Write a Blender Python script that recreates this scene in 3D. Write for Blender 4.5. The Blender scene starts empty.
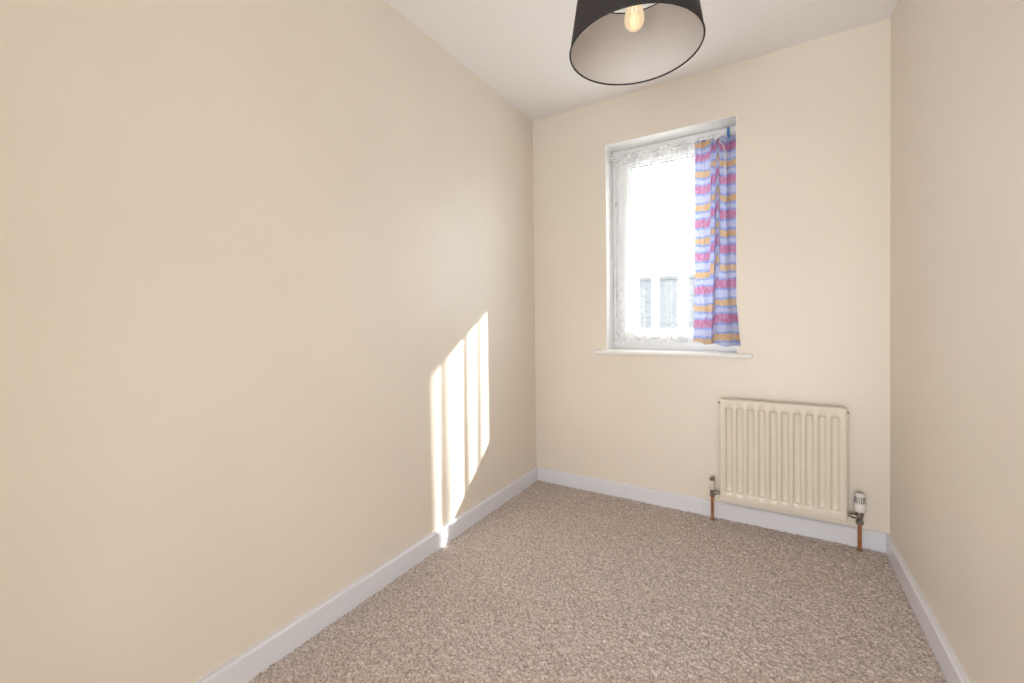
import bpy, bmesh, math, random
import numpy as np
from mathutils import Vector, Matrix

random.seed(7)
rng = np.random.default_rng(11)
scene = bpy.context.scene
COL = scene.collection

# ------------------------------------------------------------------ room measures (metres)
W, H = 1.818, 2.40            # room width, ceiling height ; far wall inner face y = 0, left wall x = 0
NEAR = -2.95                  # near wall inner face (behind the camera)
OX0, OX1, OZ0, OZ1 = 0.497, 1.207, 0.883, 2.131   # window opening
WT = 0.30                     # far wall thickness

# ------------------------------------------------------------------ camera
F_PX, YAW, PITCH, ROLL, PPY = 427.70, 0.547897, -0.015738, -0.012298, -14.468
cam_d = bpy.data.cameras.new('camera')
cam = bpy.data.objects.new('camera', cam_d)
COL.objects.link(cam)
cam_d.sensor_fit = 'HORIZONTAL'
cam_d.sensor_width = 36.0
cam_d.lens = 36.0 * F_PX / 1024.0
cam_d.shift_y = PPY / 1024.0
cam_d.clip_start = 0.02
cam_d.clip_end = 300
fw = Vector((-math.sin(YAW) * math.cos(PITCH), math.cos(YAW) * math.cos(PITCH), math.sin(PITCH)))
rt = Vector((math.cos(YAW), math.sin(YAW), 0.0))
up = rt.cross(fw)
rt2 = math.cos(ROLL) * rt + math.sin(ROLL) * up
up2 = -math.sin(ROLL) * rt + math.cos(ROLL) * up
cam.matrix_world = Matrix(((rt2.x, up2.x, -fw.x, 1.36612), (rt2.y, up2.y, -fw.y, -2.53528),
                           (rt2.z, up2.z, -fw.z, 1.07327), (0, 0, 0, 1)))
scene.camera = cam

# ------------------------------------------------------------------ world, sun, lights, exposure
world = bpy.data.worlds.new('sky'); scene.world = world
world.use_nodes = True
bg = world.node_tree.nodes['Background']
bg.inputs[0].default_value = (0.85, 0.93, 1.0, 1)
bg.inputs[1].default_value = 9.0
SUN_A, SUN_S = 0.91, 0.95      # horizontal x : y and drop per metre of depth
sd = bpy.data.lights.new('sun', 'SUN'); sd.energy = 14.0; sd.angle = math.radians(0.7); sd.color = (1.0, 0.97, 0.93)
sun = bpy.data.objects.new('sun', sd); COL.objects.link(sun)
sun.rotation_euler = Vector((-SUN_A, -1.0, -SUN_S)).to_track_quat('-Z', 'Y').to_euler()
sun.location = (6, 6, 6)
# added fill light behind the camera, brightening the room through the added doorway
ld = bpy.data.lights.new('added_fill_light', 'AREA'); ld.shape = 'RECTANGLE'; ld.size = 1.2; ld.size_y = 1.35
ld.energy = 47.0; ld.color = (0.975, 1.0, 1.03)
lo = bpy.data.objects.new('added_fill_light', ld); COL.objects.link(lo)
lo.location = (1.18, -3.80, 0.80)
lo.rotation_euler = (math.radians(90 + 14), 0, 0)

vs = scene.view_settings
vs.view_transform = 'Standard'; vs.look = 'None'; vs.exposure = 0.0; vs.gamma = 1.0
vs.use_curve_mapping = False

# ------------------------------------------------------------------ material helpers
def mat(name, color, rough=0.5, metal=0.0, spec=0.5, noise=None, bump=None):
    """noise=(scale, amount, detail) colour mottling ; bump=(scale, strength, distance)"""
    m = bpy.data.materials.new(name); m.use_nodes = True
    nt = m.node_tree; b = nt.nodes['Principled BSDF']
    b.inputs['Base Color'].default_value = (*color, 1)
    b.inputs['Roughness'].default_value = rough
    b.inputs['Metallic'].default_value = metal
    b.inputs['Specular IOR Level'].default_value = spec
    tc = nt.nodes.new('ShaderNodeTexCoord')
    if noise:
        n = nt.nodes.new('ShaderNodeTexNoise'); n.inputs['Scale'].default_value = noise[0]; n.inputs['Detail'].default_value = noise[2]
        nt.links.new(tc.outputs['Object'], n.inputs['Vector'])
        r = nt.nodes.new('ShaderNodeValToRGB')
        a = noise[1]
        r.color_ramp.elements[0].position = 0.3; r.color_ramp.elements[1].position = 0.7
        r.color_ramp.elements[0].color = (*[c * (1 - a) for c in color], 1)
        r.color_ramp.elements[1].color = (*[min(1, c * (1 + a)) for c in color], 1)
        nt.links.new(n.outputs['Fac'], r.inputs['Fac']); nt.links.new(r.outputs['Color'], b.inputs['Base Color'])
    if bump:
        n2 = nt.nodes.new('ShaderNodeTexNoise'); n2.inputs['Scale'].default_value = bump[0]; n2.inputs['Detail'].default_value = 4
        nt.links.new(tc.outputs['Object'], n2.inputs['Vector'])
        bp = nt.nodes.new('ShaderNodeBump'); bp.inputs['Strength'].default_value = bump[1]; bp.inputs['Distance'].default_value = bump[2]
        nt.links.new(n2.outputs['Fac'], bp.inputs['Height']); nt.links.new(bp.outputs['Normal'], b.inputs['Normal'])
    return m

WALL = mat('cream_wall_paint', (0.84, 0.762, 0.662), 0.46, spec=0.85, noise=(2.2, 0.02, 3), bump=(160, 0.10, 0.002))
CEIL = mat('white_ceiling_paint', (0.92, 0.90, 0.89), 0.55, spec=0.5, bump=(120, 0.10, 0.002))
GLOSS = mat('white_gloss_paint', (0.80, 0.805, 0.865), 0.28, spec=0.5, noise=(6, 0.012, 2))
REVEAL = mat('white_reveal_paint', (0.92, 0.91, 0.89), 0.5, spec=0.4, noise=(8, 0.02, 2))
UPVC = mat('white_window_plastic', (0.92, 0.92, 0.93), 0.25, spec=0.5, noise=(20, 0.01, 2))
RUBBER = mat('grey_gasket_rubber', (0.16, 0.16, 0.17), 0.6, noise=(40, 0.08, 2))
RAD = mat('ivory_radiator_enamel', (0.80, 0.73, 0.62), 0.30, spec=0.5, noise=(9, 0.012, 2))
COPPER = mat('copper_pipe_metal', (0.55, 0.25, 0.12), 0.35, metal=0.9, noise=(60, 0.25, 3))
NICKEL = mat('dull_nickel_metal', (0.30, 0.27, 0.24), 0.38, metal=0.85, noise=(90, 0.25, 3))
TRVW = mat('white_valve_plastic', (0.82, 0.80, 0.77), 0.4, noise=(60, 0.02, 2))
TRVG = mat('grey_valve_slot', (0.28, 0.27, 0.27), 0.6, noise=(60, 0.05, 2))
CAPC = mat('milky_cap_plastic', (0.66, 0.61, 0.54), 0.4, noise=(60, 0.05, 2))
SHADE_O = mat('charcoal_shade_fabric', (0.030, 0.025, 0.025), 0.75, spec=0.3, noise=(400, 0.45, 2), bump=(600, 0.25, 0.001))
SHADE_I = mat('off_white_shade_lining', (0.58, 0.545, 0.525), 0.55, noise=(300, 0.03, 2))
RIM = mat('black_shade_binding', (0.012, 0.012, 0.014), 0.6, noise=(200, 0.2, 2))
WHITEP = mat('white_fitting_plastic', (0.85, 0.84, 0.82), 0.4, noise=(60, 0.01, 2))
BLACKM = mat('black_wire_metal', (0.02, 0.02, 0.022), 0.5, metal=0.3, noise=(60, 0.1, 2))
BLUEP = mat('blue_peg_plastic', (0.015, 0.16, 0.42), 0.4, noise=(60, 0.08, 2))
CORDM = mat('off_white_curtain_cord', (0.80, 0.76, 0.70), 0.8, noise=(200, 0.06, 2))
BRICK = mat('pale_render', (0.45, 0.40, 0.35), 0.9, noise=(3, 0.12, 4), bump=(40, 0.3, 0.01))
SLATE = mat('grey_roof_tile', (0.045, 0.045, 0.05), 0.85, noise=(5, 0.18, 5), bump=(30, 0.4, 0.01))
BOUNCE = mat('pale_bounce_ground', (0.52, 0.50, 0.46), 0.95, noise=(3, 0.08, 6), bump=(30, 0.5, 0.01))  # unseen ground, made pale to bounce daylight up to the ceiling
WOODW = mat('white_door_paint', (0.82, 0.80, 0.78), 0.4, noise=(8, 0.02, 2))

def glass_mat():
    m = bpy.data.materials.new('clear_window_glass'); m.use_nodes = True
    nt = m.node_tree; nt.nodes.clear()
    o = nt.nodes.new('ShaderNodeOutputMaterial'); mx = nt.nodes.new('ShaderNodeMixShader')
    t = nt.nodes.new('ShaderNodeBsdfTransparent'); t.inputs[0].default_value = (0.96, 0.98, 0.97, 1)
    g = nt.nodes.new('ShaderNodeBsdfGlossy'); g.inputs['Roughness'].default_value = 0.02
    mx.inputs[0].default_value = 0.06
    nt.links.new(t.outputs[0], mx.inputs[1]); nt.links.new(g.outputs[0], mx.inputs[2]); nt.links.new(mx.outputs[0], o.inputs[0])
    return m
GLASS = glass_mat()

def pane_mat():
    return mat('dark_far_window_pane', (0.05, 0.06, 0.07), 0.1, noise=(2, 0.2, 2))
PANE = pane_mat()

def net_mat():
    m = bpy.data.materials.new('white_lace_net'); m.use_nodes = True
    nt = m.node_tree; N = nt.nodes; L = nt.links; N.clear()
    o = N.new('ShaderNodeOutputMaterial')
    uv = N.new('ShaderNodeUVMap'); uv.uv_map = 'cloth'
    sep = N.new('ShaderNodeSeparateXYZ'); L.new(uv.outputs[0], sep.inputs[0])
    def math_(op, a, b=None, c=None):
        n = N.new('ShaderNodeMath'); n.operation = op
        for i, v in enumerate((a, b, c)):
            if v is None: continue
            if isinstance(v, (int, float)): n.inputs[i].default_value = v
            else: L.new(v, n.inputs[i])
        return n.outputs[0]
    # lace motifs : curly outlines from a warped wave and voronoi edges
    nz = N.new('ShaderNodeTexNoise'); nz.inputs['Scale'].default_value = 16; nz.inputs['Detail'].default_value = 2
    L.new(uv.outputs[0], nz.inputs['Vector'])
    curl = math_('ABSOLUTE', math_('SUBTRACT', nz.outputs['Fac'], 0.5))
    curl = math_('LESS_THAN', curl, 0.028)
    vo = N.new('ShaderNodeTexVoronoi'); vo.feature = 'DISTANCE_TO_EDGE'; vo.inputs['Scale'].default_value = 55
    L.new(uv.outputs[0], vo.inputs['Vector'])
    edge = math_('LESS_THAN', vo.outputs['Distance'], 0.045)
    motif = math_('MAXIMUM', curl, math_('MULTIPLY', edge, 0.6))
    # border of lace in the lower third, header band on top, sparse sprigs between
    low = N.new('ShaderNodeMapRange'); low.inputs[1].default_value = 0.44; low.inputs[2].default_value = 0.36
    L.new(sep.outputs['Y'], low.inputs[0])
    hdr = math_('GREATER_THAN', sep.outputs['Y'], 1.085)
    hem = math_('LESS_THAN', sep.outputs['Y'], 0.018)
    zone = math_('MAXIMUM', low.outputs[0], hdr)
    op = math_('ADD', 0.115, math_('MULTIPLY', zone, math_('ADD', 0.015, math_('MULTIPLY', motif, 0.11))))
    op = math_('ADD', op, math_('MULTIPLY', math_('SUBTRACT', 1.0, zone), math_('MULTIPLY', curl, 0.0)))
    # dense woven bands at the pleats; opacity raised to darken the sun streaks
    wb = N.new('ShaderNodeAttribute'); wb.attribute_name = 'band'
    op = math_('ADD', op, math_('MULTIPLY', wb.outputs['Fac'], 0.26))
    op = math_('MAXIMUM', op, math_('MULTIPLY', hem, 0.65))
    op = math_('ADD', op, math_('MULTIPLY', hdr, 0.18))
    # fine weave
    wv = N.new('ShaderNodeTexNoise'); wv.inputs['Scale'].default_value = 700; L.new(uv.outputs[0], wv.inputs['Vector'])
    op = math_('MINIMUM', math_('ADD', op, math_('MULTIPLY', math_('SUBTRACT', wv.outputs['Fac'], 0.5), 0.05)), 0.92)
    tr = N.new('ShaderNodeBsdfTransparent')
    tl = N.new('ShaderNodeBsdfTranslucent'); tl.inputs[0].default_value = (0.90, 0.91, 0.94, 1)
    df = N.new('ShaderNodeBsdfDiffuse'); df.inputs[0].default_value = (0.93, 0.93, 0.94, 1)
    m1 = N.new('ShaderNodeMixShader'); m1.inputs[0].default_value = 0.86
    L.new(tl.outputs[0], m1.inputs[1]); L.new(df.outputs[0], m1.inputs[2])
    m2 = N.new('ShaderNodeMixShader'); L.new(op, m2.inputs[0])
    L.new(tr.outputs[0], m2.inputs[1]); L.new(m1.outputs[0], m2.inputs[2]); L.new(m2.outputs[0], o.inputs[0])
    return m
NET = net_mat()

def stripe_mat():
    m = bpy.data.materials.new('striped_curtain_cotton'); m.use_nodes = True
    nt = m.node_tree; N = nt.nodes; L = nt.links; N.clear()
    o = N.new('ShaderNodeOutputMaterial')
    uv = N.new('ShaderNodeUVMap'); uv.uv_map = 'cloth'
    sep = N.new('ShaderNodeSeparateXYZ'); L.new(uv.outputs[0], sep.inputs[0])
    nz = N.new('ShaderNodeTexNoise'); nz.inputs['Scale'].default_value = 20; nz.inputs['Detail'].default_value = 1
    L.new(uv.outputs[0], nz.inputs['Vector'])
    def math_(op, a, b=None):
        n = N.new('ShaderNodeMath'); n.operation = op
        for i, v in enumerate((a, b)):
            if v is None: continue
            if isinstance(v, (int, float)): n.inputs[i].default_value = v
            else: L.new(v, n.inputs[i])
        return n.outputs[0]
    v = math_('ADD', sep.outputs['Y'], math_('MULTIPLY', math_('SUBTRACT', nz.outputs['Fac'], 0.5), 0.024))
    v = math_('FRACT', math_('DIVIDE', v, 0.190))
    r = N.new('ShaderNodeValToRGB'); cr = r.color_ramp; cr.interpolation = 'LINEAR'
    LAV = (0.52, 0.55, 0.74); BLU = (0.27, 0.35, 0.68); ORA = (0.66, 0.43, 0.23); PNK = (0.55, 0.22, 0.38)
    # from the bottom of one repeat upwards
    bands = [(0.0, BLU), (.03, LAV), (.13, LAV), (.165, BLU), (.20, BLU), (.235, ORA), (.38, ORA), (.415, BLU), (.445, BLU), (.485, LAV),
             (.64, LAV), (.68, BLU), (.71, BLU), (.745, PNK), (.945, PNK), (.975, BLU)]
    els = cr.elements
    els[0].position = bands[0][0]; els[0].color = (*bands[0][1], 1)
    els[1].position = bands[-1][0]; els[1].color = (*bands[-1][1], 1)
    for p, c in bands[1:-1]:
        e = els.new(p); e.color = (*c, 1)
    L.new(v, r.inputs['Fac'])
    # watercolour mottling and pale sprigs
    n2 = N.new('ShaderNodeTexNoise'); n2.inputs['Scale'].default_value = 38; n2.inputs['Detail'].default_value = 2
    L.new(uv.outputs[0], n2.inputs['Vector'])
    mr = N.new('ShaderNodeMapRange'); mr.inputs[1].default_value = 0.45; mr.inputs[2].default_value = 0.75; mr.inputs[4].default_value = 0.40
    L.new(n2.outputs['Fac'], mr.inputs[0])
    mx = N.new('ShaderNodeMix'); mx.data_type = 'RGBA'
    L.new(mr.outputs[0], mx.inputs['Factor']); L.new(r.outputs['Color'], mx.inputs['A']); mx.inputs['B'].default_value = (0.66, 0.65, 0.80, 1)
    df = N.new('ShaderNodeBsdfDiffuse'); tl = N.new('ShaderNodeBsdfTranslucent')
    L.new(mx.outputs['Result'], df.inputs[0]); L.new(mx.outputs['Result'], tl.inputs[0])
    ms = N.new('ShaderNodeMixShader'); ms.inputs[0].default_value = 0.42
    L.new(df.outputs[0], ms.inputs[1]); L.new(tl.outputs[0], ms.inputs[2]); L.new(ms.outputs[0], o.inputs[0])
    return m
STRIPE = stripe_mat()

def carpet_mat():
    m = bpy.data.materials.new('beige_twist_carpet'); m.use_nodes = True
    nt = m.node_tree; N = nt.nodes; L = nt.links; b = N['Principled BSDF']
    b.inputs['Roughness'].default_value = 0.95; b.inputs['Specular IOR Level'].default_value = 0.1
    tc = N.new('ShaderNodeTexCoord')
    v = N.new('ShaderNodeTexVoronoi'); v.inputs['Scale'].default_value = 170; v.inputs['Randomness'].default_value = 1
    L.new(tc.outputs['Object'], v.inputs['Vector'])
    n = N.new('ShaderNodeTexNoise'); n.inputs['Scale'].default_value = 210; n.inputs['Detail'].default_value = 3
    L.new(tc.outputs['Object'], n.inputs['Vector'])
    sp = N.new('ShaderNodeSeparateColor'); L.new(v.outputs['Color'], sp.inputs[0])
    ad = N.new('ShaderNodeMath'); ad.operation = 'MULTIPLY_ADD'; L.new(n.outputs['Fac'], ad.inputs[0]); ad.inputs[1].default_value = 1.1
    sc = N.new('ShaderNodeMath'); sc.operation = 'MULTIPLY_ADD'; L.new(sp.outputs[0], sc.inputs[0]); sc.inputs[1].default_value = 0.42; sc.inputs[2].default_value = -0.26
    L.new(sc.outputs[0], ad.inputs[2])
    r = N.new('ShaderNodeValToRGB'); e = r.color_ramp.elements
    e[0].position = 0.15; e[0].color = (0.28, 0.225, 0.195, 1)
    e[1].position = 0.85; e[1].color = (0.82, 0.735, 0.69, 1)
    k = e.new(0.5); k.color = (0.57, 0.485, 0.44, 1)
    L.new(ad.outputs[0], r.inputs['Fac']); L.new(r.outputs['Color'], b.inputs['Base Color'])
    bp = N.new('ShaderNodeBump'); bp.inputs['Strength'].default_value = 0.5; bp.inputs['Distance'].default_value = 0.003
    L.new(n.outputs['Fac'], bp.inputs['Height']); L.new(bp.outputs['Normal'], b.inputs['Normal'])
    return m
CARPET = carpet_mat()

def bulb_mat():
    m = bpy.data.materials.new('lit_frosted_bulb_glass'); m.use_nodes = True
    nt = m.node_tree; N = nt.nodes; L = nt.links; N.clear()
    o = N.new('ShaderNodeOutputMaterial')
    e = N.new('ShaderNodeEmission'); e.inputs[0].default_value = (1.0, 0.76, 0.47, 1); e.inputs[1].default_value = 0.95
    t = N.new('ShaderNodeBsdfTransparent'); t.inputs[0].default_value = (1, .9, .75, 1)
    g = N.new('ShaderNodeBsdfGlossy'); g.inputs['Roughness'].default_value = 0.08
    m1 = N.new('ShaderNodeMixShader'); m1.inputs[0].default_value = 0.05
    m2 = N.new('ShaderNodeMixShader'); m2.inputs[0].default_value = 0.06
    L.new(e.outputs[0], m1.inputs[1]); L.new(t.outputs[0], m1.inputs[2])
    L.new(m1.outputs[0], m2.inputs[1]); L.new(g.outputs[0], m2.inputs[2]); L.new(m2.outputs[0], o.inputs[0])
    return m
BULB = bulb_mat()
FIL = bpy.data.materials.new('glowing_filament'); FIL.use_nodes = True
FIL.node_tree.nodes['Principled BSDF'].inputs['Emission Color'].default_value = (1, .8, .5, 1)
FIL.node_tree.nodes['Principled BSDF'].inputs['Emission Strength'].default_value = 2

# ------------------------------------------------------------------ mesh helpers
class MB:
    def __init__(self): self.v = []; self.f = []
    def box(self, x0, x1, y0, y1, z0, z1):
        n = len(self.v)
        self.v += [(x, y, z) for z in (z0, z1) for y in (y0, y1) for x in (x0, x1)]
        self.f += [tuple(n + i for i in q) for q in ((0, 2, 3, 1), (4, 5, 7, 6), (0, 1, 5, 4), (2, 6, 7, 3), (0, 4, 6, 2), (1, 3, 7, 5))]
        return self
    def lathe(self, prof, c, seg=24, axis='Z', cap=True):
        n = len(self.v); cx, cy, cz = c
        for r, h in prof:
            for i in range(seg):
                a = 2 * math.pi * i / seg; p, q = r * math.cos(a), r * math.sin(a)
                self.v.append({'Z': (cx + p, cy + q, cz + h), 'X': (cx + h, cy + p, cz + q), 'Y': (cx + q, cy + h, cz + p)}[axis])
        for k in range(len(prof) - 1):
            for i in range(seg):
                j = (i + 1) % seg
                self.f.append((n + k * seg + i, n + k * seg + j, n + (k + 1) * seg + j, n + (k + 1) * seg + i))
        if cap:
            self.f.append(tuple(n + i for i in range(seg))[::-1])
            self.f.append(tuple(n + (len(prof) - 1) * seg + i for i in range(seg)))
        return self
    def tube(self, pts, r, seg=8):
        n = len(self.v); pts = [Vector(p) for p in pts]; u = None
        for i, p in enumerate(pts):
            d = (pts[min(i + 1, len(pts) - 1)] - pts[max(i - 1, 0)]).normalized()
            if u is None:
                u = d.orthogonal().normalized()
            else:
                u = (u - d * u.dot(d)).normalized()
            w = d.cross(u)
            for k in range(seg):
                a = 2 * math.pi * k / seg
                self.v.append(tuple(p + (u * math.cos(a) + w * math.sin(a)) * r))
        for i in range(len(pts) - 1):
            for k in range(seg):
                j = (k + 1) % seg
                self.f.append((n + i * seg + k, n + i * seg + j, n + (i + 1) * seg + j, n + (i + 1) * seg + k))
        self.f.append(tuple(n + k for k in range(seg))[::-1])
        self.f.append(tuple(n + (len(pts) - 1) * seg + k for k in range(seg)))
        return self
    def ring(self, c, R, r, seg=64, ts=8):
        n = len(self.v)
        for i in range(seg):
            a = 2 * math.pi * i / seg
            for k in range(ts):
                b = 2 * math.pi * k / ts; q = R + r * math.cos(b)
                self.v.append((c[0] + q * math.cos(a), c[1] + q * math.sin(a), c[2] + r * math.sin(b)))
        for i in range(seg):
            for k in range(ts):
                i2, k2 = (i + 1) % seg, (k + 1) % ts
                self.f.append((n + i * ts + k, n + i2 * ts + k, n + i2 * ts + k2, n + i * ts + k2))
        return self
    def prism(self, poly, a0, a1, axis='X'):
        """extrude a 2D polygon along an axis; poly in the two other axes (order y,z / x,z / x,y)"""
        n = len(self.v); m = len(poly)
        for a in (a0, a1):
            for p, q in poly:
                self.v.append({'X': (a, p, q), 'Y': (p, a, q), 'Z': (p, q, a)}[axis])
        self.f.append(tuple(range(n, n + m))); self.f.append(tuple(range(n + m, n + 2 * m))[::-1])
        for i in range(m):
            j = (i + 1) % m
            self.f.append((n + i, n + m + i, n + m + j, n + j))
        return self
    def build(self, name, material, parent=None, bevel=0.0, smooth=False, seg=2):
        me = bpy.data.meshes.new(name); me.from_pydata(self.v, [], self.f); me.update()
        bm = bmesh.new(); bm.from_mesh(me); bmesh.ops.recalc_face_normals(bm, faces=bm.faces); bm.to_mesh(me); bm.free()
        me.materials.append(material)
        o = bpy.data.objects.new(name, me); COL.objects.link(o)
        if parent is not None:
            o.parent = parent
            o.location = -Vector(parent.location) if parent.type == 'EMPTY' else (0, 0, 0)
        if bevel > 0:
            md = o.modifiers.new('bevel', 'BEVEL'); md.width = bevel; md.segments = seg; md.limit_method = 'ANGLE'; md.angle_limit = math.radians(40)
        if smooth:
            smooth_by_angle(me)
        return o

def smooth_by_angle(me, ang=35):
    me.polygons.foreach_set('use_smooth', [True] * len(me.polygons))
    bm = bmesh.new(); bm.from_mesh(me)
    for e in bm.edges:
        if len(e.link_faces) == 2 and e.calc_face_angle(0) > math.radians(ang): e.smooth = False
    bm.to_mesh(me); bm.free()

def grid_obj(name, P, material, parent=None, uv=None):
    """P: (n, m, 3) array"""
    n, m, _ = P.shape
    idx = np.arange(n * m).reshape(n, m)
    F = np.stack([idx[:-1, :-1], idx[1:, :-1], idx[1:, 1:], idx[:-1, 1:]], -1).reshape(-1, 4)
    me = bpy.data.meshes.new(name)
    me.vertices.add(n * m); me.vertices.foreach_set('co', P.reshape(-1).astype(np.float32))
    me.loops.add(F.size); me.loops.foreach_set('vertex_index', F.reshape(-1).astype(np.int32))
    me.polygons.add(len(F)); me.polygons.foreach_set('loop_start', np.arange(0, F.size, 4, dtype=np.int32))
    me.update(calc_edges=True); me.validate()
    me.polygons.foreach_set('use_smooth', [True] * len(F))
    if uv is not None:
        l = me.uv_layers.new(name='cloth'); l.data.foreach_set('uv', uv.reshape(-1, 2)[F.reshape(-1)].reshape(-1).astype(np.float32))
    me.materials.append(material)
    o = bpy.data.objects.new(name, me); COL.objects.link(o)
    if parent is not None:
        o.parent = parent
        o.location = -Vector(parent.location) if parent.type == 'EMPTY' else (0, 0, 0)
    return o

def tag(o, label, cat, kind=None, group=None):
    o['label'] = label; o['category'] = cat
    if kind: o['kind'] = kind
    if group: o['group'] = group
    return o
def empty(name, loc, label, cat, kind=None, group=None):
    o = bpy.data.objects.new(name, None); COL.objects.link(o); o.location = loc
    o.empty_display_size = 0.1
    return tag(o, label, cat, kind, group)

# ================================================================== THE SETTING
# floor: slab + displaced twist-pile surface
fl = MB().box(-0.1, W + 0.1, NEAR - 0.12, 0.02, -0.12, -0.010).build('floor', CARPET)
tag(fl, 'beige and brown speckled fitted carpet floor', 'floor', 'structure')
nx, ny = 520, 560
gx = np.linspace(0.0, W, nx); gy = np.linspace(-1.95, 0.0, ny)
h = rng.standard_normal((nx, ny))
def blur(a, k):
    for _ in range(k):
        a = (a + np.roll(a, 1, 0) + np.roll(a, -1, 0)) / 3
        a = (a + np.roll(a, 1, 1) + np.roll(a, -1, 1)) / 3
    return a
h1 = blur(h, 1); h1 /= h1.std()
h2 = blur(rng.standard_normal((nx, ny)), 6); h2 /= h2.std()
hz = 0.0013 * np.clip(h1, -2.2, 2.2) + 0.0007 * np.clip(h, -2, 2) + 0.0006 * h2 - 0.0022
P = np.stack([np.broadcast_to(gx[:, None], (nx, ny)), np.broadcast_to(gy[None], (nx, ny)), hz], -1).copy()
P[1:-1, 1:-1, :2] += rng.normal(0, 0.0006, (nx - 2, ny - 2, 2))
pile = grid_obj('carpet_pile', P, CARPET, fl); pile['kind'] = 'stuff'
pile2 = MB().box(0, W, NEAR, -1.949, -0.0101, -0.0015).build('carpet_edge', CARPET, fl)

tag(MB().box(-0.1, W + 0.1, NEAR - 0.12, WT, H, H + 0.12).build('ceiling', CEIL), 'plain white painted ceiling above the cream walls', 'ceiling', 'structure')
tag(MB().box(-0.12, 0, NEAR - 0.12, WT, -0.12, H).build('wall_left', WALL), 'long cream wall with the patch of sunlight', 'wall', 'structure')
tag(MB().box(W, W + 0.12, NEAR - 0.12, WT, -0.12, H).build('wall_right', WALL), 'cream wall next to the radiator without any opening', 'wall', 'structure')
wf = MB()
wf.box(0, OX0, 0, WT, -0.12, H).box(OX1, W, 0, WT, -0.12, H).box(OX0, OX1, 0, WT, -0.12, OZ0 - 0.02).box(OX0, OX1, 0, WT, OZ1, H)
tag(wf.build('wall_far', WALL), 'cream end wall that holds the window and the radiator', 'wall', 'structure')
# unseen near wall; its doorway is added and sized to steer the fill light
DX0, DX1, DZ = 0.70, 1.78, 2.30
wn = MB()
wn.box(0, DX0, NEAR - 0.1, NEAR, -0.12, H).box(DX1, W, NEAR - 0.1, NEAR, -0.12, H).box(DX0, DX1, NEAR - 0.1, NEAR, DZ, H)
tag(wn.build('wall_near', WALL), 'cream wall with the added wide doorway opposite the window', 'wall', 'structure')
# unseen landing, added to house the fill light
ln = MB()
ln.box(-0.12, W + 0.12, -4.40, NEAR - 0.12, -0.12, -0.01).box(-0.12, W + 0.12, -4.40, NEAR - 0.12, H, H + 0.12)
ln.box(-0.12, 0, -4.40, NEAR - 0.12, -0.01, H).box(W, W + 0.12, -4.40, NEAR - 0.12, -0.01, H).box(-0.12, W + 0.12, -4.52, -4.40, -0.12, H + .12)
tag(ln.build('added_landing', WALL), 'added cream landing walls around the unseen fill light', 'wall', 'structure')
dr = empty('added_doorway', (DX0, NEAR, 0), 'unseen white doorway, added to let the fill light in', 'doorway', 'structure')
MB().box(DX0, DX0 + 0.03, NEAR - 0.11, NEAR + 0.005, -.005, DZ).build('door_jamb', WOODW, dr, 0.003)
MB().box(DX1 - 0.03, DX1, NEAR - 0.11, NEAR + 0.005, -.005, DZ).build('door_jamb', WOODW, dr, 0.003)
MB().box(DX0 + 0.03, DX1 - 0.03, NEAR - 0.11, NEAR + 0.005, DZ - 0.03, DZ).build('door_head', WOODW, dr, 0.003)

# skirting boards: plain board with a slightly chamfered top front edge
BT, BH = 0.018, 0.083
def skirting(name, label, axis, a0, a1, side):
    m = MB()
    if axis == 'Y':   # runs along y
        x0, s = (0.0, 1) if side == 'l' else (W, -1)
        poly = [(x0, -0.008), (x0 + s * BT, -0.008), (x0 + s * BT, BH - 0.006), (x0 + s * (BT - 0.005), BH), (x0, BH)]
        m.prism(poly, a0, a1, 'Y')
    else:
        y0, s = (0.0, -1) if side == 'f' else (NEAR, 1)
        poly = [(y0, -0.008), (y0 + s * BT, -0.008), (y0 + s * BT, BH - 0.006), (y0 + s * (BT - 0.005), BH), (y0, BH)]
        m.prism(poly, a0, a1, 'X')
    return tag(m.build(name, GLOSS), label, 'skirting board', 'structure')
skirting('baseboard_left', 'white skirting board under the sunlit long wall', 'Y', NEAR, 0.0, 'l')
skirting('baseboard_right', 'white skirting board under the plain cream wall', 'Y', NEAR, 0.0, 'r')
skirting('baseboard_far', 'white skirting board under the radiator and window', 'X', BT, W - BT, 'f')

# painted plaster reveal lining of the window opening
RY = 0.125    # depth of the reveal to the window frame
rv = MB()
rv.box(OX0, OX0 + 0.004, 0.0005, RY, OZ0, OZ1).box(OX1 - 0.004, OX1, 0.0005, RY, OZ0, OZ1).box(OX0 + 0.004, OX1 - 0.004, 0.0005, RY, OZ1 - 0.004, OZ1)
tag(rv.build('trim_1', REVEAL), 'white painted reveal lining the window recess', 'reveal', 'structure')
# window board (sill) with horns left and right
sl = MB().prism([(OX0 + .0005, RY), (OX1 - .0005, RY), (OX1 - .0005, -0.0005), (1.276, -0.0005), (1.276, -0.038), (0.428, -0.038), (0.428, -0.0005), (OX0 + .0005, -0.0005)], OZ0 - 0.0195, OZ0 + 0.001, 'Z')
tag(sl.build('trim_2', REVEAL, None, 0.005, False, 3), 'narrow white window board below the striped curtain', 'window sill', 'structure')

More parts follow.
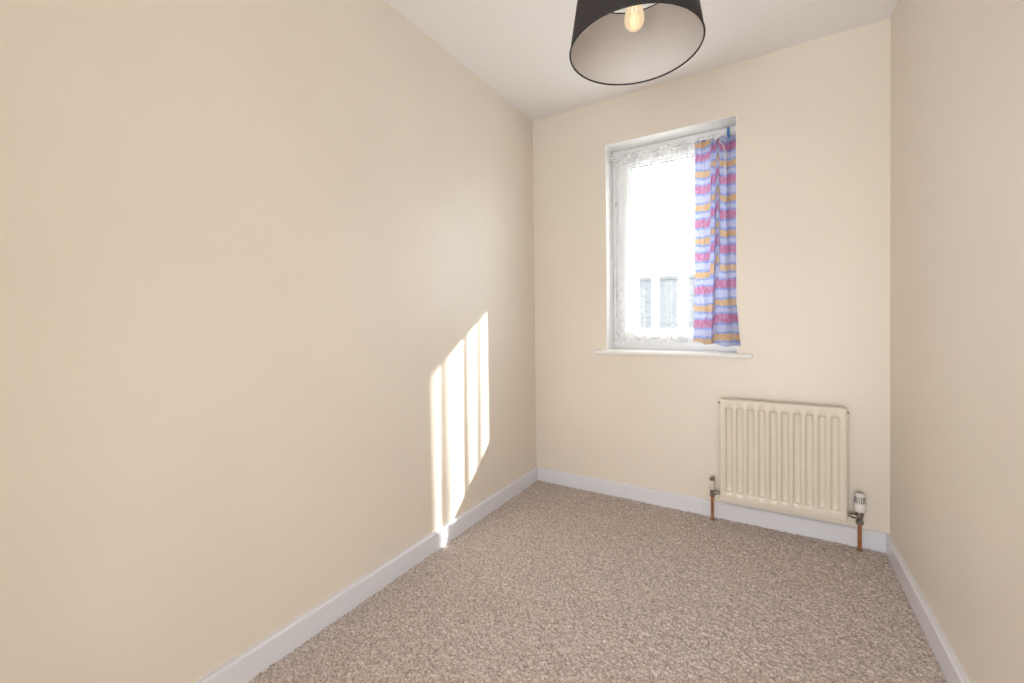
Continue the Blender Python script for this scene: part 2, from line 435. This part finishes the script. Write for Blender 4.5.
# ---- window
FX0, FX1, FZ0, FZ1 = OX0 + 0.004, OX1 - 0.004, OZ0 + 0.001, OZ1 - 0.004
win = empty('window_1', ((FX0 + FX1) / 2, RY, FZ0), 'white plastic casement window with a single clear pane', 'window', 'structure')
def frame(name, x0, x1, z0, z1, w, y0, y1, parent, m, wb=None, bev=0.004):
    wb = w if wb is None else wb
    b = MB()
    o = [(x0, z0), (x1, z0), (x1, z1), (x0, z1)]; i = [(x0 + w, z0 + wb), (x1 - w, z0 + wb), (x1 - w, z1 - w), (x0 + w, z1 - w)]
    for y in (y0, y1):
        b.v += [(p, y, q) for p, q in o] + [(p, y, q) for p, q in i]
    for k in range(4):
        j = (k + 1) % 4
        b.f += [(k, j, 4 + j, 4 + k), (8 + k, 12 + k, 12 + j, 8 + j), (k, 8 + k, 8 + j, j), (4 + k, 4 + j, 12 + j, 12 + k)]
    return b.build(name, m, parent, bev, False, 2)
frame('outer_frame', FX0, FX1, FZ0, FZ1, 0.046, RY, RY + 0.07, win, UPVC, 0.052)
SX0, SX1, SZ0, SZ1 = FX0 + 0.040, FX1 - 0.040, FZ0 + 0.046, FZ1 - 0.040
sash = frame('sash', SX0, SX1, SZ0, SZ1, 0.062, RY - 0.016, RY + 0.05, win, UPVC, 0.066, 0.006)
GX0, GX1, GZ0, GZ1 = SX0 + 0.062, SX1 - 0.062, SZ0 + 0.066, SZ1 - 0.062
frame('glazing_bead', GX0 - .002, GX1 + .002, GZ0 - .002, GZ1 + .002, 0.020, RY - 0.006, RY + 0.02, sash, UPVC, 0.020, 0.005)
frame('gasket', GX0 + .0175, GX1 - .0175, GZ0 + .0175, GZ1 - .0175, 0.004, RY + 0.004, RY + 0.02, sash, RUBBER, None, 0)
MB().box(GX0 + .012, GX1 - .012, RY + 0.016, RY + 0.020, GZ0 + .012, GZ1 - .012).build('glass_pane', GLASS, sash)
# friction-stay hinge covers on the left jamb, sash handle on the lock side
for z in (1.20, 1.78):
    MB().box(FX0 + 0.020, FX0 + 0.028, RY - 0.006, RY + 0.002, z, z + 0.03).build('hinge_cover', NICKEL, win, 0.001)
hd = MB().box(SX1 - 0.044, SX1 - 0.020, RY - 0.026, RY - 0.015, 1.42, 1.53).build('handle_plate', UPVC, sash, 0.003)
MB().box(SX1 - 0.040, SX1 - 0.024, RY - 0.046, RY - 0.025, 1.43, 1.455).box(SX1 - 0.040, SX1 - 0.024, RY - 0.050, RY - 0.038, 1.30, 1.45).build('handle_lever', UPVC, sash, 0.004)
# outside brick/cill ledge
tag(MB().box(OX0 - 0.05, OX1 + 0.05, RY + 0.07, WT + 0.05, OZ0 - 0.0195, OZ0 - 0.002).build('trim_3', REVEAL, None, 0.004), 'outer window ledge beyond the glass', 'window sill', 'structure')

# added slab outside, hidden by the curtain, sloped to cut the sun patch's top
blocker = MB()
YO = 0.80
def edge_pt(yw, zw):
    return SUN_A * (YO - yw), zw + SUN_S * (YO - yw)
xa, za = edge_pt(-0.481, 1.176); xb, zb = edge_pt(-1.068, 0.786)
k = (zb - za) / (xb - xa)
xs, xe = xa - 0.20, xb + 1.2
zs, ze = za - 0.20 * k, za + (xe - xa) * k
blocker.v = [(xs, WT + .002, zs), (xe, WT + .002, ze), (xe, YO, ze), (xs, YO, zs), (xs, WT + .002, zs + .10), (xe, WT + .002, ze + .10), (xe, YO, ze + .10), (xs, YO, zs + .10)]
blocker.f = [(0, 1, 2, 3), (7, 6, 5, 4), (0, 4, 5, 1), (1, 5, 6, 2), (2, 6, 7, 3), (3, 7, 4, 0)]
tag(blocker.build('sun_blocker', BRICK), 'added sloping slab outside, hidden by the striped curtain, blocking sun', 'roof overhang', 'structure')

# ================================================================== RADIATOR
RX0, RX1, RZ0, RZ1, RYF, RYB = 1.129, 1.653, 0.128, 0.650, -0.080, -0.036
rad = empty('radiator', ((RX0 + RX1) / 2, (RYF + RYB) / 2, RZ0), 'ivory fluted panel radiator on copper pipes below the window', 'radiator')
def sm(t): t = np.clip(t, 0, 1); return t * t * (3 - 2 * t)
# pressed front sheet : ten sunk channels
NCH = 10; mx = 0.018; pitch = (RX1 - RX0 - 2 * mx) / NCH; cw = 0.037; sl_ = 0.010
xs_ = [RX0 + 0.005]
for i in range(NCH):
    c = RX0 + mx + pitch * (i + 0.5)
    for s in (-1, 1):
        e0 = c + s * cw / 2
        ts = np.linspace(0, 1, 6) if s < 0 else np.linspace(1, 0, 6)
        for t in ts: xs_.append(e0 + (-s) * sl_ * t)
xs_.append(RX1 - 0.008); xs_ = np.array(xs_)
zt, zb_ = RZ1 - 0.038, RZ0 + 0.040
zs_ = np.concatenate([[RZ0 + 0.013], zb_ + np.linspace(0, 0.012, 7), np.linspace(zb_ + .05, zt - .05, 5), zt - np.linspace(0.012, 0, 7), [RZ1 - 0.003]])
X, Zg = np.meshgrid(xs_, zs_, indexing='ij')
D = np.zeros_like(X)
for i in range(NCH):
    c = RX0 + mx + pitch * (i + 0.5)
    D = np.maximum(D, sm((cw / 2 - np.abs(X - c)) / sl_))
D = D * sm((Zg - zb_) / 0.012) * sm((zt - Zg) / 0.012)
grid_obj('front_panel', np.stack([X, RYF - 0.0035 + 0.0145 * D, Zg], -1), RAD, rad)
# shell: back, rolled edge all round
MB().box(RX0, RX1, RYF + 0.0125, RYB, RZ0, RZ1).build('shell', RAD, rad, 0.003)
frame('edge_rim', RX0, RX1, RZ0, RZ1, 0.004, RYF - 0.0012, RYF + 0.012, rad, RAD, None, 0.0012)
fs = frame('panel_fold', RX0 + 0.0045, RX1 - 0.0075, RZ0 + 0.0125, RZ1 - 0.0025, 0.0025, RYF - 0.0036, RYF + 0.006, rad, RAD, None, 0.0008)
frame('backing', RX0 + 0.003, RX1 - 0.003, RZ0 + 0.003, RZ1 - 0.003, 0.016, RYF + 0.001, RYF + 0.013, rad, RAD, 0.024, 0)
MB().box(RX1 - 0.002, RX1 + 0.003, RYF + 0.006, RYB - 0.004, RZ0 + 0.004, RZ1 - 0.012).build('side_seam', RAD, rad, 0.0012)
for x, s in ((RX0, -1), (RX1, 1)):
    MB().lathe([(0.006, 0), (0.006, 0.006), (0.004, 0.007), (0.004, 0.011)], (x - 0.0005 if s < 0 else x + .0005, -0.056, RZ1 - 0.022), 10, 'X').build('bleed_plug', NICKEL, rad, 0, True) if s > 0 else \
        MB().lathe([(0.004, -0.011), (0.004, -0.007), (0.006, -0.006), (0.006, 0)], (x + .0005, -0.056, RZ1 - 0.022), 10, 'X').build('bleed_plug', NICKEL, rad, 0, True)
for x in (RX0 + 0.09, RX1 - 0.09):
    MB().box(x - 0.015, x + 0.015, RYB - 0.001, -0.0005, RZ0 + 0.05, RZ1 - 0.05).build('wall_bracket', RAD, rad, 0.002)
PY = -0.054
# left: lockshield valve
LX = 1.088
pl = MB().lathe([(0.0075, -0.006), (0.0075, 0.128)], (LX, PY, 0), 16).build('pipe', COPPER, rad, 0, True); pl['label'] = 'copper pipe rising from the carpet'
MB().ring((LX, PY, 0.001), 0.010, 0.003, 20, 6).build('pipe_collar', NICKEL, pl, 0, True)
vb = MB().lathe([(0.0095, 0), (0.0125, 0.002), (0.0125, 0.013), (0.0100, 0.015), (0.0105, 0.030), (0.0115, 0.034), (0.0115, 0.040)], (LX, PY, 0.122), 12).build('valve_body', NICKEL, rad, 0, True)
MB().lathe([(0.0075, 0.0), (0.0075, 0.010), (0.0115, 0.011), (0.0115, 0.022), (0.008, 0.023), (0.008, 0.040)], (LX, PY, 0.147), 12, 'X').build('valve_tail', NICKEL, rad, 0, True)
cp = MB().lathe([(0.0125, 0), (0.0135, 0.004), (0.0125, 0.046), (0.011, 0.049)], (LX, PY, 0.161), 16).build('valve_cap', CAPC, rad, 0, True); cp['label'] = 'milky plastic lockshield cap'
MB().lathe([(0.0115, 0), (0.013, 0.003), (0.013, 0.012), (0.008, 0.017)], (LX, PY, 0.209), 14).build('cap_top', NICKEL, cp, 0, True)
# right: thermostatic valve
TX = 1.703
pr = MB().lathe([(0.0075, -0.006), (0.0075, 0.124)], (TX, PY, 0), 16).build('pipe', COPPER, rad, 0, True)
MB().ring((TX, PY, 0.001), 0.010, 0.003, 20, 6).build('pipe_collar', NICKEL, pr, 0, True)
MB().lathe([(0.0105, 0), (0.0145, 0.003), (0.0145, 0.017), (0.0115, 0.019), (0.0125, 0.034), (0.0155, 0.038), (0.0155, 0.062)], (TX, PY, 0.120), 12).build('valve_body', NICKEL, rad, 0, True)
MB().lathe([(0.008, -0.046), (0.008, -0.030), (0.0125, -0.029), (0.0125, -0.016), (0.0095, -0.015), (0.0095, 0.0)], (TX, PY, 0.155), 12, 'X').build('valve_tail', NICKEL, rad, 0, True)
th = MB().lathe([(0.0175, 0), (0.0205, 0.003), (0.0220, 0.010), (0.0220, 0.034), (0.0205, 0.037), (0.0185, 0.039), (0.0175, 0.071), (0.0192, 0.073), (0.0192, 0.078), (0.015, 0.084), (0.005, 0.0855)], (TX, PY, 0.179), 24).build('thermostat_head', TRVW, rad, 0, True)
th['label'] = 'white thermostat head with vertical slots'
for i in range(14):
    a = 2 * math.pi * i / 14
    m_ = MB(); c, s = math.cos(a), math.sin(a)
    for z in (0.220, 0.249):
        for r, t in ((0.0165, -0.0019), (0.0196, -0.0019), (0.0196, 0.0019), (0.0165, 0.0019)):
            m_.v.append((TX + r * c - t * s, PY + r * s + t * c, z))
    m_.f = [(0, 1, 2, 3), (7, 6, 5, 4), (0, 4, 5, 1), (1, 5, 6, 2), (2, 6, 7, 3), (3, 7, 4, 0)]
    m_.build('slot', TRVG, th)
MB().lathe([(0.006, 0), (0.0055, 0.002)], (TX, PY, 0.2642), 12).build('top_button', TRVG, th)

# ================================================================== PENDANT LAMP
LXc, LYc, LZ, LR, LH, LR2 = 1.0425, -1.3389, 1.8147, 0.1770, 0.2008, 0.1459
lamp = empty('pendant_lamp', (LXc, LYc, H), 'dark charcoal tapered drum pendant lamp with a pale lining', 'lamp')
def cone_shell(r0, r1, z0, z1, seg=96, rows=4):
    th_ = np.linspace(0, 2 * np.pi, seg + 1); t = np.linspace(0, 1, rows)
    r = r0 + (r1 - r0) * t; z = z0 + (z1 - z0) * t
    return np.stack([LXc + r[None] * np.cos(th_)[:, None], LYc + r[None] * np.sin(th_)[:, None], np.broadcast_to(z[None], (seg + 1, rows))], -1)
so = grid_obj('lamp_shade', cone_shell(LR, LR2, LZ, LZ + LH), SHADE_O, lamp)
grid_obj('shade_lining', cone_shell(LR - 0.0022, LR2 - 0.0022, LZ, LZ + LH), SHADE_I, so)
MB().ring((LXc, LYc, LZ), LR - 0.001, 0.0024, 96, 8).build('rim_binding', RIM, so, 0, True)
MB().ring((LXc, LYc, LZ + LH), LR2 - 0.001, 0.0022, 96, 8).build('rim_binding', RIM, so, 0, True)
ZF = LZ + LH - 0.012
gm = MB().ring((LXc, LYc, ZF), 0.022, 0.0025, 24, 6)
for a in (0.5, 0.5 + 2.094, 0.5 + 4.189):
    c, s = math.cos(a), math.sin(a)
    gm.tube([(LXc + 0.022 * c, LYc + 0.022 * s, ZF), (LXc + 0.07 * c, LYc + 0.07 * s, ZF), (LXc + (LR2 - 0.002) * c, LYc + (LR2 - 0.002) * s, LZ + LH - 0.002)], 0.0017, 6)
gm.build('shade_spider', WHITEP, so, 0, True)
MB().lathe([(0.012, 0.052), (0.019, 0.045), (0.021, 0.0), (0.026, -0.002), (0.026, -0.010), (0.019, -0.014), (0.019, -0.042)], (LXc, LYc, ZF), 24).build('lamp_holder', WHITEP, lamp, 0, True)
bz = ZF - 0.036
prof = [(0.0135, 0.004), (0.0140, -0.012), (0.0150, -0.020), (0.0180, -0.032), (0.0225, -0.046), (0.0255, -0.060), (0.0265, -0.070), (0.0255, -0.080), (0.0220, -0.088), (0.0160, -0.0945), (0.0090, -0.0985), (0.0020, -0.100)]
bulb = MB().lathe(prof, (LXc, LYc, bz), 28).build('bulb', BULB, lamp, 0, True); bulb['label'] = 'glowing teardrop bulb'
MB().tube([(LXc - .004, LYc, bz - .01), (LXc - .006, LYc, bz - .05), (LXc, LYc, bz - .064), (LXc + .006, LYc, bz - .05), (LXc + .004, LYc, bz - .01)], 0.0012, 6).build('filament', FIL, bulb, 0, True)
MB().tube([(LXc, LYc, ZF + 0.05), (LXc, LYc, H - 0.02)], 0.0032, 8).build('flex', WHITEP, lamp, 0, True)
MB().lathe([(0.012, -0.034), (0.020, -0.030), (0.036, -0.020), (0.042, -0.004), (0.042, -0.0003)], (LXc, LYc, H), 32).build('ceiling_rose', WHITEP, lamp, 0, True)
bd = bpy.data.lights.new('bulb_light', 'POINT'); bd.energy = 1.1; bd.color = (1.0, 0.66, 0.34); bd.shadow_soft_size = 0.012
bo = bpy.data.objects.new('bulb_light', bd); COL.objects.link(bo); bo.location = (LXc, LYc, bz - 0.05)

# ================================================================== CURTAINS
# net curtain on a wire, close to the sash
NX0, NX1, NZ0, NZ1, NY = 0.512, 1.196, 0.935, 2.085, 0.086
nu, nv = 1100, 44
u = np.linspace(0, 1, nu); v = np.linspace(0, 1, nv)
U, V = np.meshgrid(u, v, indexing='ij')
Xn = NX0 + (NX1 - NX0) * U
Yn = np.full_like(Xn, NY)
# gathered bundles of narrow pleats between smoother stretches: (x, half width, pleat depth)
BAND = np.zeros_like(Xn)
for (fx, fw_, fa) in [(0.548, .014, .006), (0.600, .006, .004), (0.657, .018, .010), (0.705, .004, .003), (0.770, .024, .011), (0.835, .004, .003), (0.862, .005, .004), (0.926, .032, .011), (0.995, .010, .008), (1.060, .016, .009), (1.13, .016, .008), (1.175, .012, .006)]:
    cx = fx + 0.006 * np.sin(2.1 * V + fx * 40) * (1 - V)
    E = np.exp(-((Xn - cx) / fw_) ** 4)
    Yn += fa * (0.6 + 0.4 * (1 - V)) * E * np.sin(2 * np.pi * (Xn - cx) / 0.0075) - 0.010 * E * (1 - V)
    BAND = np.maximum(BAND, E * min(1, fa / .008))
Yn += 0.004 * np.sin(Xn * 72 + 1.2 * V) + 0.0016 * np.sin(Xn * 210 + V)
Zn = NZ0 + (NZ1 - NZ0) * V + 0.003 * np.sin(Xn * 60) * (1 - V)
uvn = np.stack([Xn, Zn - NZ0], -1)
net = grid_obj('net_curtain', np.stack([Xn, Yn, Zn], -1), NET, None, uvn)
at_ = net.data.attributes.new('band', 'FLOAT', 'POINT'); at_.data.foreach_set('value', BAND.reshape(-1).astype(np.float32))
tag(net, 'sheer white lace net curtain hanging across the window', 'net curtain')
wr = MB().tube([(OX0 + 0.0045, NY, 2.076), (OX1 - 0.0045, NY, 2.076)], 0.0028, 8).build('net_wire', WHITEP, None, 0, True)
tag(wr, 'thin white wire threaded through the net curtain', 'curtain wire')

# curtain track
CY = 0.062
WZ = 2.046
tr = empty('curtain_wire', ((OX0 + OX1) / 2, CY, WZ), 'thin white curtain wire strung across the window recess between screw eyes', 'curtain wire')
MB().tube([(OX0 + 0.012, CY, WZ), (OX1 - 0.012, CY, WZ)], 0.0024, 8).build('wire', WHITEP, tr, 0, True)
for x, q in ((OX0 + 0.0042, 1), (OX1 - 0.0042, -1)):
    MB().tube([(x, CY, WZ), (x + q * 0.008, CY, WZ), (x + q * 0.011, CY, WZ + 0.004), (x + q * 0.015, CY, WZ), (x + q * 0.011, CY, WZ - 0.004), (x + q * 0.008, CY, WZ)], 0.0012, 6).build('screw_eye', NICKEL, tr, 0, True)

# striped curtain, gathered to the right
CX1, CZ0, CZ1 = 1.199, 0.925, 2.052
nu, nv = 260, 110
u = np.linspace(0, 1, nu); v = np.linspace(0, 1, nv)
U, V = np.meshgrid(u, v, indexing='ij')
low = 1 - V
bul = sm(low / 0.16)                       # the cloth leaves the track and swings out of the recess
Yb = CY - 0.016 - bul * (0.048 * (1 - U) ** 1.3 + 0.030) - 0.014 * low ** 2 * U - 0.030 * low ** 4 * U ** 2
x_left = 1.366 - (0.1435 + 0.0050 * low ** 3) * (Yb[0:1] + 2.535)
Xc = x_left + (CX1 - x_left) * U + 0.005 * np.sin(2 * np.pi * 3.2 * U) * V
ph = 2 * np.pi * (2.6 * U + 0.25 * np.sin(2 * np.pi * U)) + 0.5 * np.sin(2.2 * V)
Yc = Yb - (0.008 + 0.004 * low) * np.sin(ph) * np.clip((U - .12) * 3, 0, 1)
fc = 0.47 + 0.10 * V                       # deep central fold
Yc -= 0.018 * np.exp(-((U - fc - .05) / 0.05) ** 2) * (0.6 + 0.4 * low)
Yc += 0.016 * np.exp(-((U - fc + .05) / 0.045) ** 2)
cr_ = np.exp(-((V - 1.0) / 0.13) ** 2)     # gathered heading
Yc += cr_ * (0.006 * np.sin(2 * np.pi * 8 * U + 1.0) + 0.004 * np.sin(2 * np.pi * 13 * U))
Yc += 0.0020 * np.sin(2 * np.pi * (7 * U + 2.3 * V)) * np.sin(9 * V)
Yc += 0.006 * np.sin(2 * np.pi * (4.0 * U - 1.2 * V)) * V * np.clip((U - .3) * 4, 0, 1)
Xc += 0.024 * (low ** 6) * np.clip((U - .7) / .3, 0, 1)
Zc = CZ0 + (CZ1 - CZ0) * V + low ** 6 * (0.018 - 0.024 * U + 0.006 * np.sin(2 * np.pi * 2.4 * U)) + V ** 8 * (0.004 * np.sin(2 * np.pi * 5 * U) - 0.004 * U)
Zc -= 0.010 * np.sin(np.pi * V) * (1 - U)
mid = sm((U - .36) / .025) * (1 - sm((U - .60) / .025)) * sm((V - .30) / .12)     # tucked-in middle fold
Yc += 0.012 * mid + 0.004 * mid * np.sin(2 * np.pi * 9 * U)
Vt = (Zc - CZ0) - 0.050 * mid + 0.010 + (0.026 + 0.022 * V) * (1 - sm((U - .44 - .08 * V) / .09)) + 0.005 * np.sin(2 * np.pi * 1.5 * U) * V
uvc = np.stack([0.42 * U, Vt * 1.03 + 0.001], -1)
cur = empty('striped_curtain', (1.1, CY, CZ0), 'pink, orange and lavender striped curtain bunched at the window side', 'curtain')
grid_obj('cloth', np.stack([Xc, Yc, Zc], -1), STRIPE, cur, uvc)
def cpt(uu, vv, dy=0.0):
    i, j = int(uu * (nu - 1)), int(vv * (nv - 1))
    return (Xc[i, j], Yc[i, j] - dy, Zc[i, j])
MB().tube([cpt(0.60, .985, .006), cpt(0.68, .955, .008), cpt(0.76, .925, .008), cpt(0.77, .88, .007), cpt(0.75, .84, .007), cpt(0.74, .80, .006)], 0.0022, 6).build('draw_cord', CORDM, cur, 0, True)
MB().tube([cpt(0.77, .92, .009), cpt(0.79, .90, .010), cpt(0.77, .875, .009), cpt(0.73, .89, .008), cpt(0.77, .92, .009)], 0.0020, 6).build('cord_knot', CORDM, cur, 0, True)
for uu in (0.06, 0.24, 0.42, 0.60, 0.78, 0.95):
    x, y, z = cpt(uu, 1.0)
    MB().tube([(x, y + .002, z - 0.030), (x, y + .004, z - 0.008), (x, CY - 0.003, WZ + 0.0035), (x, CY + 0.0036, WZ + 0.0030), (x, CY + 0.0036, WZ - 0.006)], 0.0013, 6).build('curtain_hook', WHITEP, cur, 0, True)
# blue peg clipped to the heading
PGY = 0.030
pg = empty('clothes_peg', (1.166, PGY, 2.03), 'small blue plastic peg clipped on the top edge of the striped curtain', 'peg')
for s in (-1, 1):
    m_ = MB().prism([(PGY + s * 0.010, 2.036), (PGY + s * 0.014, 2.036), (PGY + s * 0.009, 2.056), (PGY + s * 0.015, 2.084), (PGY + s * 0.010, 2.084), (PGY + s * 0.004, 2.056)], 1.160, 1.172, 'X')
    m_.build('peg_arm', BLUEP, pg, 0.001)
MB().lathe([(0.0045, -0.007), (0.0045, 0.007)], (1.166, PGY, 2.056), 12, 'X').build('peg_spring', NICKEL, pg, 0, True)

# ================================================================== OUTSIDE
GZ = -2.7
tag(MB().box(-40, 40, WT + 0.01, 60, GZ - 0.2, GZ).build('ground', BOUNCE), 'unseen yard below the window, made pale to bounce light upward', 'yard', 'structure')
hs = empty('neighbour_house', (-2, 14, GZ), 'grey roofed neighbouring house seen through the net curtain', 'house')
HX0, HX1, HY0, HYR, HY1, HE, HR = -14, 8, 11.0, 14.5, 18.0, -0.05, 2.60
MB().box(HX0, HX1, HY0 + .3, HY1 - .3, GZ, HE).build('wall', BRICK, hs)
MB().prism([(HY0 + .3, HE), (HY1 - .3, HE), (HYR, HR - .25)], HX0 + 0.05, HX1 - 0.05, 'X').build('gable', BRICK, hs)
# tile courses : stepped strips on both slopes
nc = 14
for s, ye in ((1, HY0), (-1, HY1)):
    m_ = MB()
    for i in range(nc):
        t0, t1 = i / nc, (i + 1.15) / nc
        y0_, y1_ = ye + (HYR - ye) * t0, ye + (HYR - ye) * min(1, t1)
        z0_, z1_ = HE + (HR - HE) * t0, HE + (HR - HE) * min(1, t1)
        m_.prism([(y0_, z0_ + .02), (y0_, z0_ + .035), (y1_, z1_ + .02), (y1_, z1_ - .01)], HX0 - .2, HX1 + .2, 'X')
    m_.build('roof_slope', SLATE, hs)
for i in range(40):
    x = HX0 - .2 + i * (HX1 - HX0 + .4) / 40
    MB().prism([(HYR - .16, HR - .05), (HYR - .08, HR + .06), (HYR, HR + .10), (HYR + .08, HR + .06), (HYR + .16, HR - .05)], x, x + 0.55, 'X').build('ridge_tile', SLATE, hs)
for x in (-11, -7, -3, 1, 5):
    w_ = frame('window', x - .7, x + .7, GZ + .9, GZ + 2.1, .08, HY0 + .24, HY0 + .34, hs, UPVC, None, 0)
    MB().box(x - .63, x + .63, HY0 + .27, HY0 + .29, GZ + .97, GZ + 2.03).build('pane', PANE, w_)
